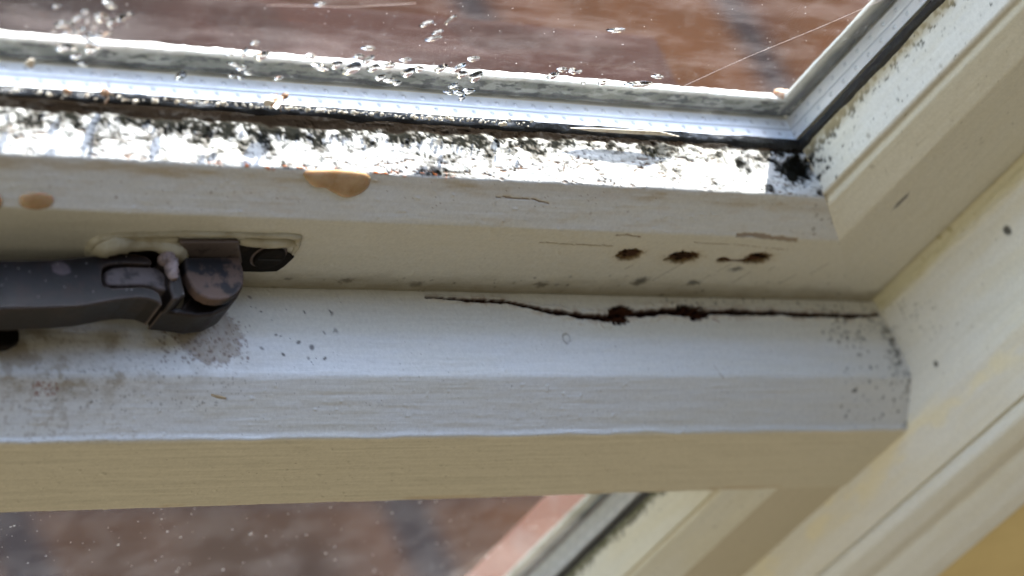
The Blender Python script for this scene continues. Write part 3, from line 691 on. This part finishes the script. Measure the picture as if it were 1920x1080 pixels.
# ================================================================ patio outside
def patio_sheet():
    """terracotta slabs 390 mm square with dark joints, weathered patch by patch"""
    gx = np.concatenate([[-8000, -2000], np.arange(-400, 2601, 12.0), [3500, 8000, 30000]])
    gy = np.concatenate([[300], np.arange(420, 1601, 12.0), [2500, 8000, 60000]])
    X, Y = np.meshgrid(gx, gy, indexing='ij'); P = np.stack([X, Y, np.full(X.shape, -1300.0)], -1)
    U, V = proj(P)
    col = np.zeros(X.shape + (3,)); col[:] = (0.100, 0.044, 0.023)
    f = fbm(X / 170, Y / 170, 801, 5); g = fbm(X / 60, Y / 60, 811, 4)
    col = mixc(col, (0.115, 0.055, 0.016), sstep(.45, .62, f))
    def blob(x, y, rx, ry): return np.exp(-((X - x) / rx) ** 2 - ((Y - y) / ry) ** 2)
    col = mixc(col, (0.030, 0.018, 0.017), blob(720, 1200, 290, 260) * .95)              # old dark stain
    col = mixc(col, (0.125, 0.060, 0.018), blob(1340, 1250, 130, 150) * .8)
    col = mixc(col, (0.040, 0.030, 0.028), blob(640, 560, 460, 200))               # dusty grey-brown close to the wall
    col = mixc(col, (0.022, 0.013, 0.014), blob(735, 560, 45, 32) * .95)
    col = mixc(col, (0.075, 0.048, 0.042), blob(830, 600, 50, 110) * .7)
    col *= np.array([1.05, .70, .48]) * (0.20 + 0.18 * g)[..., None]
    def joint(q, w_): 
        d = np.abs((q + 195) % 390 - 195); return 1 - sstep(w_ * .5, w_, d)
    col = mixc(col, (0.0035, 0.0035, 0.006), np.maximum(joint(X - 1168 + 0.12 * (Y - 1240), 34), joint(Y - 640, 14) * .6) * .9)
    me = grid_mesh('patio', P, col, np.full(X.shape, .95)); o = link('patio', me, PAINT_Z); tag(o, kind='structure', label='blurred terracotta paving outside the window')
patio_sheet()

# ================================================================ the catch
def Z(zx, zy): return zx / 3.2, 400 + zy / 3.2
def on_z(pts, z): return [hit(*Z(*p), 2, z) for p in pts]
def on_y(pts, y): return [hit(*Z(*p), 1, y) for p in pts]
catch = empty('window_catch', (-200, -36, -45), 'tarnished bronze casement catch with a long handle arm lying over the transom', 'window catch')
arm_out = smooth_outline(on_z([(-420, 300), (-200, 290), (0, 280), (150, 279), (300, 276), (430, 265), (560, 252), (660, 240), (740, 236), (820, 241), (880, 256), (912, 280), (915, 303)], -34)[:], 1)
arm_pts = on_z([(-420, 300), (-200, 290), (0, 280), (150, 279), (300, 276), (430, 265), (560, 252), (660, 240), (740, 236), (820, 241), (880, 256), (912, 282), (914, 305),
                (860, 303), (760, 298), (660, 305), (622, 320), (614, 345), (614, 400), (624, 430), (680, 447), (760, 440), (850, 436), (910, 450), (955, 475), (974, 515), (974, 550),
                (955, 532), (900, 512), (820, 506), (740, 512), (640, 530), (520, 552), (380, 563), (200, 568), (0, 570), (-200, 574), (-420, 580)], -34)
# rounded lower tine: bulges out towards the window's right
handle = link('handle', prism(arm_pts, (0, 0, -1), 10.2, 0.7), BRONZE, catch)
for (zx, zy, rr) in ((365, 330, 2.6),):
    p = hit(*Z(zx, zy), 2, -33.95)
    pa = [(p[0] + rr * (1 + .15 * math.sin(3 * k)) * math.cos(k * .524), p[1] + rr * .8 * math.sin(k * .524), p[2]) for k in range(12)]
    link('worn_patch', prism(pa, (0, 0, -1), 0.2, 0), simple('bare_bronze', (0.065, 0.042, 0.042), .5, .3, (0.045, .03, .03), 600, .5, .6), handle)
link('knuckle', prism(on_z([(632, 345), (680, 322), (760, 312), (880, 312), (950, 325), (1040, 345), (1060, 380), (1040, 462), (985, 462), (920, 440), (850, 426), (740, 432), (670, 432), (634, 415)], -35.6), (0, 0, -1), 9, 1.0), BRONZE_PALE, catch)
link('pivot_plate', prism(on_z([(960, 262), (1060, 258), (1085, 350), (1116, 490), (1075, 512), (1040, 515), (1015, 430), (1010, 340), (965, 300)], -33.4), (0, 0, -1), 15, 0.7), BRONZE, catch)
P_ = [hit(*Z(*q_), 2, -33.0) for q_ in ((968, 292), (1000, 272), (1030, 300), (1030, 350), (1045, 400))]
link('paint_lump', tube(P_, [1.2, 2.2, 1.8, 1.9, 0.8], 12, .35, 3), PINKPAINT, catch)
keeper_out = on_z([(1108, 262), (1440, 256), (1462, 330), (1469, 380), (1462, 430), (1430, 478), (1380, 508), (1320, 519), (1260, 512), (1200, 484), (1158, 440), (1128, 380), (1112, 320)], -34)
kp = link('keeper', prism(keeper_out, (0, 0, -1), 3.4, 0.8), BRONZE_WORN, catch)
low = [p + np.array([0.4, 0.6, -3.6]) for p in keeper_out]
low2 = on_z([(985, 560), (1100, 560), (1180, 440), (1190, 350), (1462, 300), (1466, 430), (1430, 500), (1380, 560), (1290, 606), (1180, 618), (1060, 600), (960, 590)], -39.5)
link('keeper_base', prism(on_z([(1120, 262), (1440, 256), (1462, 340), (1466, 400), (1440, 470), (1385, 512), (1320, 525), (1250, 518), (1190, 480), (1150, 420), (1125, 350)], -37.8), (0, 0, -1), 6, .5), DARKMETAL, catch)
link('base_foot', prism(low2, (0, 0, -1), 9.0, 0.9), BRONZE, catch)
link('back_plate', prism(on_y([(1070, 148), (1425, 148), (1447, 276), (1110, 284)], -24.3), (0, -1, 0), 1.4, 0.45), BRONZE_PALE, catch)
mpl = link('mounting_plate', prism(on_y([(640, 200), (760, 175), (1060, 190), (1250, 170), (1430, 172), (1560, 195), (1700, 215), (1762, 248), (1700, 305), (1655, 334), (1560, 338), (1455, 335), (1000, 330), (640, 300)], -24.1), (0, -1, 0), 0.9, 0.2), DARKMETAL, catch)
c_ = hit(*Z(1612, 255), 1, -25.0)
def disc(c, rad, dep, n=28): return prism([(c[0] + rad * math.cos(k * 2 * math.pi / n), c[1], c[2] + rad * math.sin(k * 2 * math.pi / n)) for k in range(n)], (0, -1, 0), dep, 0.5)
scr = link('screw', disc(c_, 4.6, 1.2), DARKMETAL, mpl)
scr.data.transform(Matrix.Identity(4))
link('countersink', disc((c_[0], c_[1] + .3, c_[2]), 5.3, .5), BRONZE_PALE, mpl)
link('screw_slot', box(c_[0] - 3.6, c_[0] + 3.6, c_[1] - 1.35, c_[1] - 1.0, c_[2] - .45, c_[2] + .45), simple('screw_slot_dark', (.004, .004, .004), .8), scr)
c_ = hit(*Z(722, 216), 1, -25.0); link('screw', disc(c_, 2.6, .8, 18), CREAM, mpl)
def ytube(pts, rad, y, lump=.2, seed=1): return tube([hit(*Z(*p), 1, y) for p in pts], rad, 12, lump, seed)
link('paint_ridge', ytube([(532, 250), (545, 200), (575, 160), (640, 138), (760, 128), (900, 124), (1060, 118), (1300, 122), (1560, 128), (1770, 134), (1784, 160), (1778, 200), (1750, 250)],
                          [1.0, 1.6, 1.5, 1.2, 1.1, 1.0, 1.0, 1.0, 1.0, 1.0, 1.0, .9, .4], -24.2, .25, 5), CREAM, catch)
link('paint_skin', join([ytube([(560, 235), (600, 190), (680, 165), (800, 170), (930, 172), (1030, 200), (1075, 240), (1098, 285)], [2.2, 3.8, 3.8, 2.6, 2.4, 3.6, 3.0, 1.6], -23.9, .10, 8),
                         ytube([(1430, 165), (1500, 160), (1640, 165), (1775, 175)], [1.0, 1.9, 2.2, 1.2], -23.9, .1, 9),
                         ytube([(700, 148), (900, 146), (1060, 150)], [1.2, 1.6, 1.2], -23.9, .1, 10)]), CREAM, catch)
fl_ = [ellipsoid(hit(*Z(*q_), 2, -33.95), (.16 + .14 * (k % 3) / 2, .12, .05), None, .4, k, 1) for k, q_ in enumerate([(32, 315), (272, 405), (388, 440), (455, 378), (758, 258), (10, 430), (40, 392), (760, 458), (790, 458), (345, 305), (180, 350), (520, 300), (560, 470), (230, 500), (110, 330), (700, 300)])]
link('dust_speck', join(fl_), simple('pale_dust', (.4, .38, .36), .8), handle)
sp_ = prism(on_z([(-160, 690), (0, 690), (112, 690), (120, 720), (118, 765), (60, 796), (0, 800), (-160, 806)], -50.0), (0, 0, -1), 2.6, .5)
tag(link('strike_plate', sp_, DARKMETAL), 'small dark metal plate end lying on the transom below the handle arm', 'metal plate')

# ================================================================ drops, insects, flakes, threads
def drop(u, v, ru, rv, ang, hgt, label, grp):
    c = hit(u, v, 1, -0.15); k = 1 / 6.6
    n = 20; rs = np.random.RandomState(int(u * 7 + v)); ph = rs.rand() * 6
    out = []
    for i in range(n):
        th = 2 * math.pi * i / n; rr = 1 + 0.12 * math.sin(2 * th + ph) + .08 * math.sin(3 * th - ph)
        du = ru * rr * math.cos(th); dv = rv * rr * math.sin(th); a = math.radians(ang)
        out.append(hit(u + du * math.cos(a) - dv * math.sin(a), v + du * math.sin(a) + dv * math.cos(a), 1, -0.15))
    out = np.array(out); nrm = np.array([0, -1.0, 0]); bm = bmesh.new(); rings = []
    for f_, h_ in ((1, 0), (.96, .35), (.85, .68), (.62, .9), (.3, .98)):
        rings.append([bm.verts.new(Vector(c + (p - c) * f_ + nrm * hgt * h_) * MM) for p in out])
    cv = bm.verts.new(Vector(c + nrm * hgt) * MM)
    for a, b in zip(rings[:-1], rings[1:]):
        for q in range(n): bm.faces.new((a[q], a[(q + 1) % n], b[(q + 1) % n], b[q]))
    for q in range(n): bm.faces.new((rings[-1][q], rings[-1][(q + 1) % n], cv))
    bm.faces.new(rings[0][::-1])
    bmesh.ops.recalc_face_normals(bm, faces=bm.faces)
    for f in bm.faces: f.smooth = True
    me = bpy.data.meshes.new('m'); bm.to_mesh(me); bm.free()
    tag(link('water_drop', me, WATER, None, c), label, 'water drop', grp)
LL = ('left', 'water drops clustered on the left of the pane')
LM = ('middle', 'water drops clustered on the middle of the pane')
LR = ('right', 'water drops on the right of the pane')
ORD = 'first second third fourth fifth sixth seventh eighth ninth tenth eleventh twelfth thirteenth fourteenth fifteenth sixteenth seventeenth eighteenth nineteenth twentieth'.split()
def ordinal(k, n):
    if k < n - k and k < 20: return ('leftmost' if k == 0 else ORD[k] + ' from the left')
    k = n - 1 - k
    return ('rightmost' if k == 0 else (ORD[k] if k < 20 else 'twenty-' + ORD[k - 20]) + ' from the right')
def drop_label(a, b, g, k, n, where):
    size = 'large' if a * b > 90 else ('tiny' if a * b < 28 else 'small')
    form = 'round' if a / b < 1.6 else ('slender' if a / b > 2.8 else 'oval')
    return '%s %s water drop on the glass, %s in the %s cluster' % (size, form, ordinal(k, n), where)
left_d = [(146, 34, 10, 4, -15), (129, 61, 10, 5, -10), (150, 58, 12, 5, -30), (163, 68, 11, 5, -25), (190, 67, 19, 6, -5), (178, 50, 7, 5, -40), (136, 46, 5, 3, 0),
          (165, 40, 5, 3, 0), (120, 45, 16, 6, -5), (190, 33, 14, 7, 10), (215, 40, 18, 6, -20), (168, 92, 11, 8, -20), (175, 82, 16, 5, 25), (143, 105, 10, 4, -5), (120, 88, 16, 7, 0),
          (135, 88, 9, 5, 40), (160, 22, 8, 3, 10), (100, 62, 5, 4, 0), (205, 8, 14, 5, 30), (236, 30, 14, 6, -10), (105, 12, 7, 3, 0), (155, 120, 9, 4, 10)]
mid_d = [(458, 99, 10, 5, -50), (490, 104, 14, 8, -8), (582, 106, 9, 6, 0), (600, 125, 15, 7, 10), (630, 121, 12, 7, -10), (660, 128, 17, 11, -20), (690, 112, 14, 5, -35),
         (700, 127, 11, 7, -15), (727, 123, 14, 6, -12), (765, 135, 13, 8, -15), (785, 129, 10, 6, -10), (826, 128, 13, 6, -15), (858, 128, 15, 6, -22), (866, 139, 13, 6, -15),
         (892, 143, 15, 8, -25), (712, 145, 10, 5, -10), (730, 150, 10, 5, -10), (743, 155, 8, 5, 0), (672, 106, 9, 5, -20), (850, 160, 10, 4, -20), (860, 172, 12, 5, 20),
         (878, 170, 11, 5, 0), (842, 173, 9, 4, 10), (868, 182, 8, 4, -30), (437, 120, 11, 4, 10), (452, 127, 10, 4, -15), (464, 136, 9, 4, 10), (435, 141, 7, 4, 0), (452, 146, 7, 3, 0),
         (522, 146, 9, 4, -10), (339, 142, 10, 8, -30), (800, 44, 12, 4, -20), (820, 60, 10, 3, -15), (812, 72, 14, 4, -10), (845, 36, 12, 3, -40), (690, 90, 12, 4, 0), (760, 112, 10, 4, 0), (888, 110, 12, 4, -10),
         (430, 102, 7, 3, 0), (478, 80, 8, 4, -10), (600, 8, 10, 4, 0)]
right_d = [(1036, 142, 12, 6, -15), (1053, 130, 9, 4, 0), (1075, 133, 9, 5, 5), (1094, 155, 5, 3, 0), (1129, 155, 10, 4, -10), (1196, 158, 24, 6, 0), (1233, 143, 10, 4, 0), (1087, 134, 4, 3, 0), (1155, 56, 15, 4, 0)]
for L_, D_ in ((LL, left_d), (LM, mid_d), (LR, right_d)):
    for k, (u, v, a, b, g) in enumerate(sorted(D_)): drop(u, v, a * 1.1, b, g, 0.22 + 0.03 * b, drop_label(a, b, g, k, len(D_), L_[0]), L_[1])

def bug(u, v, y, z_, scale, label, seed):
    c = hit(u, v, 1, y); rt = Matrix.Rotation(math.radians(seed * 57 % 90 - 30), 3, 'Y') @ Matrix.Rotation(.5, 3, 'Z')
    e = empty('insect', c, label, 'insect')
    def off(a): return tuple(np.array(c) + np.array(rt @ Vector(a)) * scale)
    link('body', join([ellipsoid(off((0, 0, 0)), (1.9 * scale, .8 * scale, .8 * scale), rt, .12, seed), ellipsoid(off((2.2, 0, .2)), (.8 * scale, .7 * scale, .7 * scale), rt, .1, seed)]), INSECT, e)
    for s in (-1, 1):
        link('wing', prism([off(p) for p in ((.8, s * .3, .7), (-.4, s * 1.3, 1.3), (-2.6, s * 1.9, 1.5), (-2.9, s * 1.0, 1.5), (-1.0, s * .4, 1.0))], (0, 0, 1), .08, 0), WINGM, e)
    ls_ = []
    for s in (-1, 1):
        for k in range(3): ls_.append(tube([off((k * .7 - .5, s * .5, 0)), off((k * .9 - .6, s * 1.4, .3)), off((k * 1.2 - .8, s * 2.0, -.8))], [.09 * scale, .07 * scale, .05 * scale], 5))
    link('legs', join(ls_), INSECT, e)
WINGM = simple('insect_wing', (.6, .5, .4), .3)
bug(196, 173, -3.6, 0, 1.3, 'small dead brown insect with ribbed body lying on the black sealant at the left', 3)
bug(520, 190, -3.2, 0, 1.3, 'small dead pale insect with a raised wing on the black sealant above the catch', 5)
tag(link('insect_egg', ellipsoid(hit(126, 171, 1, -3.5), (1.7, .8, .8), Matrix.Rotation(.6, 3, 'Y'), .1, 3), INSECT), 'tiny pale brown grub lying on the sealant at the far left', 'grub')
def flake(u, v, y, pts, label, mat_=FLAKE, nm='paint_flake'):
    me = prism([hit(u + a, v + b, 1, y + c) for a, b, c in pts], (0, -1, 0.2), .3, .06)
    tag(link(nm, me, mat_), label, 'paint flake')
flake(55, 118, -.3, [(-10, 2, 0), (-4, -5, 0), (4, -9, .5), (10, -6, 0), (8, 6, 0), (2, 9, .3)], 'heart-shaped cream paint flake stuck low on the glass at the far left')
flake(1165, 247, -3.4, [(-96, -8, 0), (-40, -7, 0), (20, -4, 0), (70, -2, 0), (108, 8, 0), (60, 5, 0), (0, 2, 0), (-60, -2, 0)], 'long thin pale sliver of paint along the black sealant')
flake(504, 192, -3.9, [(-12, -4, 0), (-2, -6, .4), (10, -3, 0), (8, 5, 0), (-8, 6, .3)], 'white paint flake beside the pale dead insect')
flake(943, 233, -3.4, [(-8, -3, 0), (6, -4, .4), (8, 1, 0), (-6, 3, .3)], 'small white paint flake at the middle of the sealant')
# the splinter on the sloping face of the transom
p0 = hit(396, 741, 1, -55); 
sl = tube([hit(396, 740, 1, -54.5), hit(410, 744, 1, -55.4), hit(424, 747, 1, -56)], [.25, .5, .3], 6); tag(link('splinter', sl, simple('dry_splinter', (.3, .22, .12), .7)), 'tiny brown splinter stuck on the pale sloping front of the transom', 'splinter')
# crumbs of paint along the sealant: uncountable
cr = []
rs = np.random.RandomState(5)
for k in range(300):
    u = rs.rand() ** .8 * 1010 - 10; ctr = 166 + (u / 1280) * 84 + (8 if u < 300 else 4)
    v = ctr + rs.randn() * 2.2 - 3; s = .12 + .5 * rs.rand() ** 4
    cr.append(ellipsoid(hit(u, v, 1, -3.5), (s * 1.5, s, s), Matrix.Rotation(rs.rand() * 3, 3, 'Y'), .7, k, 1))
tag(link('paint_crumbs', join(cr), FLAKE), 'white crumbs of paint scattered along the black sealant', 'crumbs', kind='stuff')
def dust(n, ub, vb, y, r0, r1, seed, label, zmax=None):
    rs = np.random.RandomState(seed); ms = []
    for k in range(n):
        p = hit(ub[0] + (ub[1] - ub[0]) * rs.rand(), vb[0] + (vb[1] - vb[0]) * rs.rand(), 1, y)
        q = r0 + (r1 - r0) * rs.rand() ** 3; ms.append(ellipsoid(p, (q * (1 + rs.rand()), q * .6, q), None, .6, k, 1))
    tag(link('dust_grains', join(ms), DUSTM), label, 'dust', kind='stuff')
DUSTM = simple('pale_dust_grains', (.75, .70, .66), .7)
dust(260, (-60, 1080), (930, 1130), LY + .8, .08, .34, 11, 'pale grains of dust on the outside of the lower pane')
dust(240, (-40, 1640), (-40, 150), YO + .8, .04, .15, 12, 'pale grains of dust on the outside of the upper pane')
def strand(pts, y, rad, label):
    rad *= .6
    P = [hit(u, v, 1, y) for u, v in pts]; tag(link('cobweb_thread', tube(P, [rad] * len(P), 5), WEB), label, 'cobweb thread')
strand([(1272, 166), (1400, 108), (1540, 50), (1668, -6)], -4, .13, 'long pale thread running diagonally up to the right across the glass')
strand([(500, 10), (580, 11), (655, 13), (780, 6)], -2, .10, 'short bright thread across the top of the glass left of centre')

scn.render.engine = 'CYCLES'
scn.cycles.max_bounces = 10; scn.cycles.transparent_max_bounces = 24
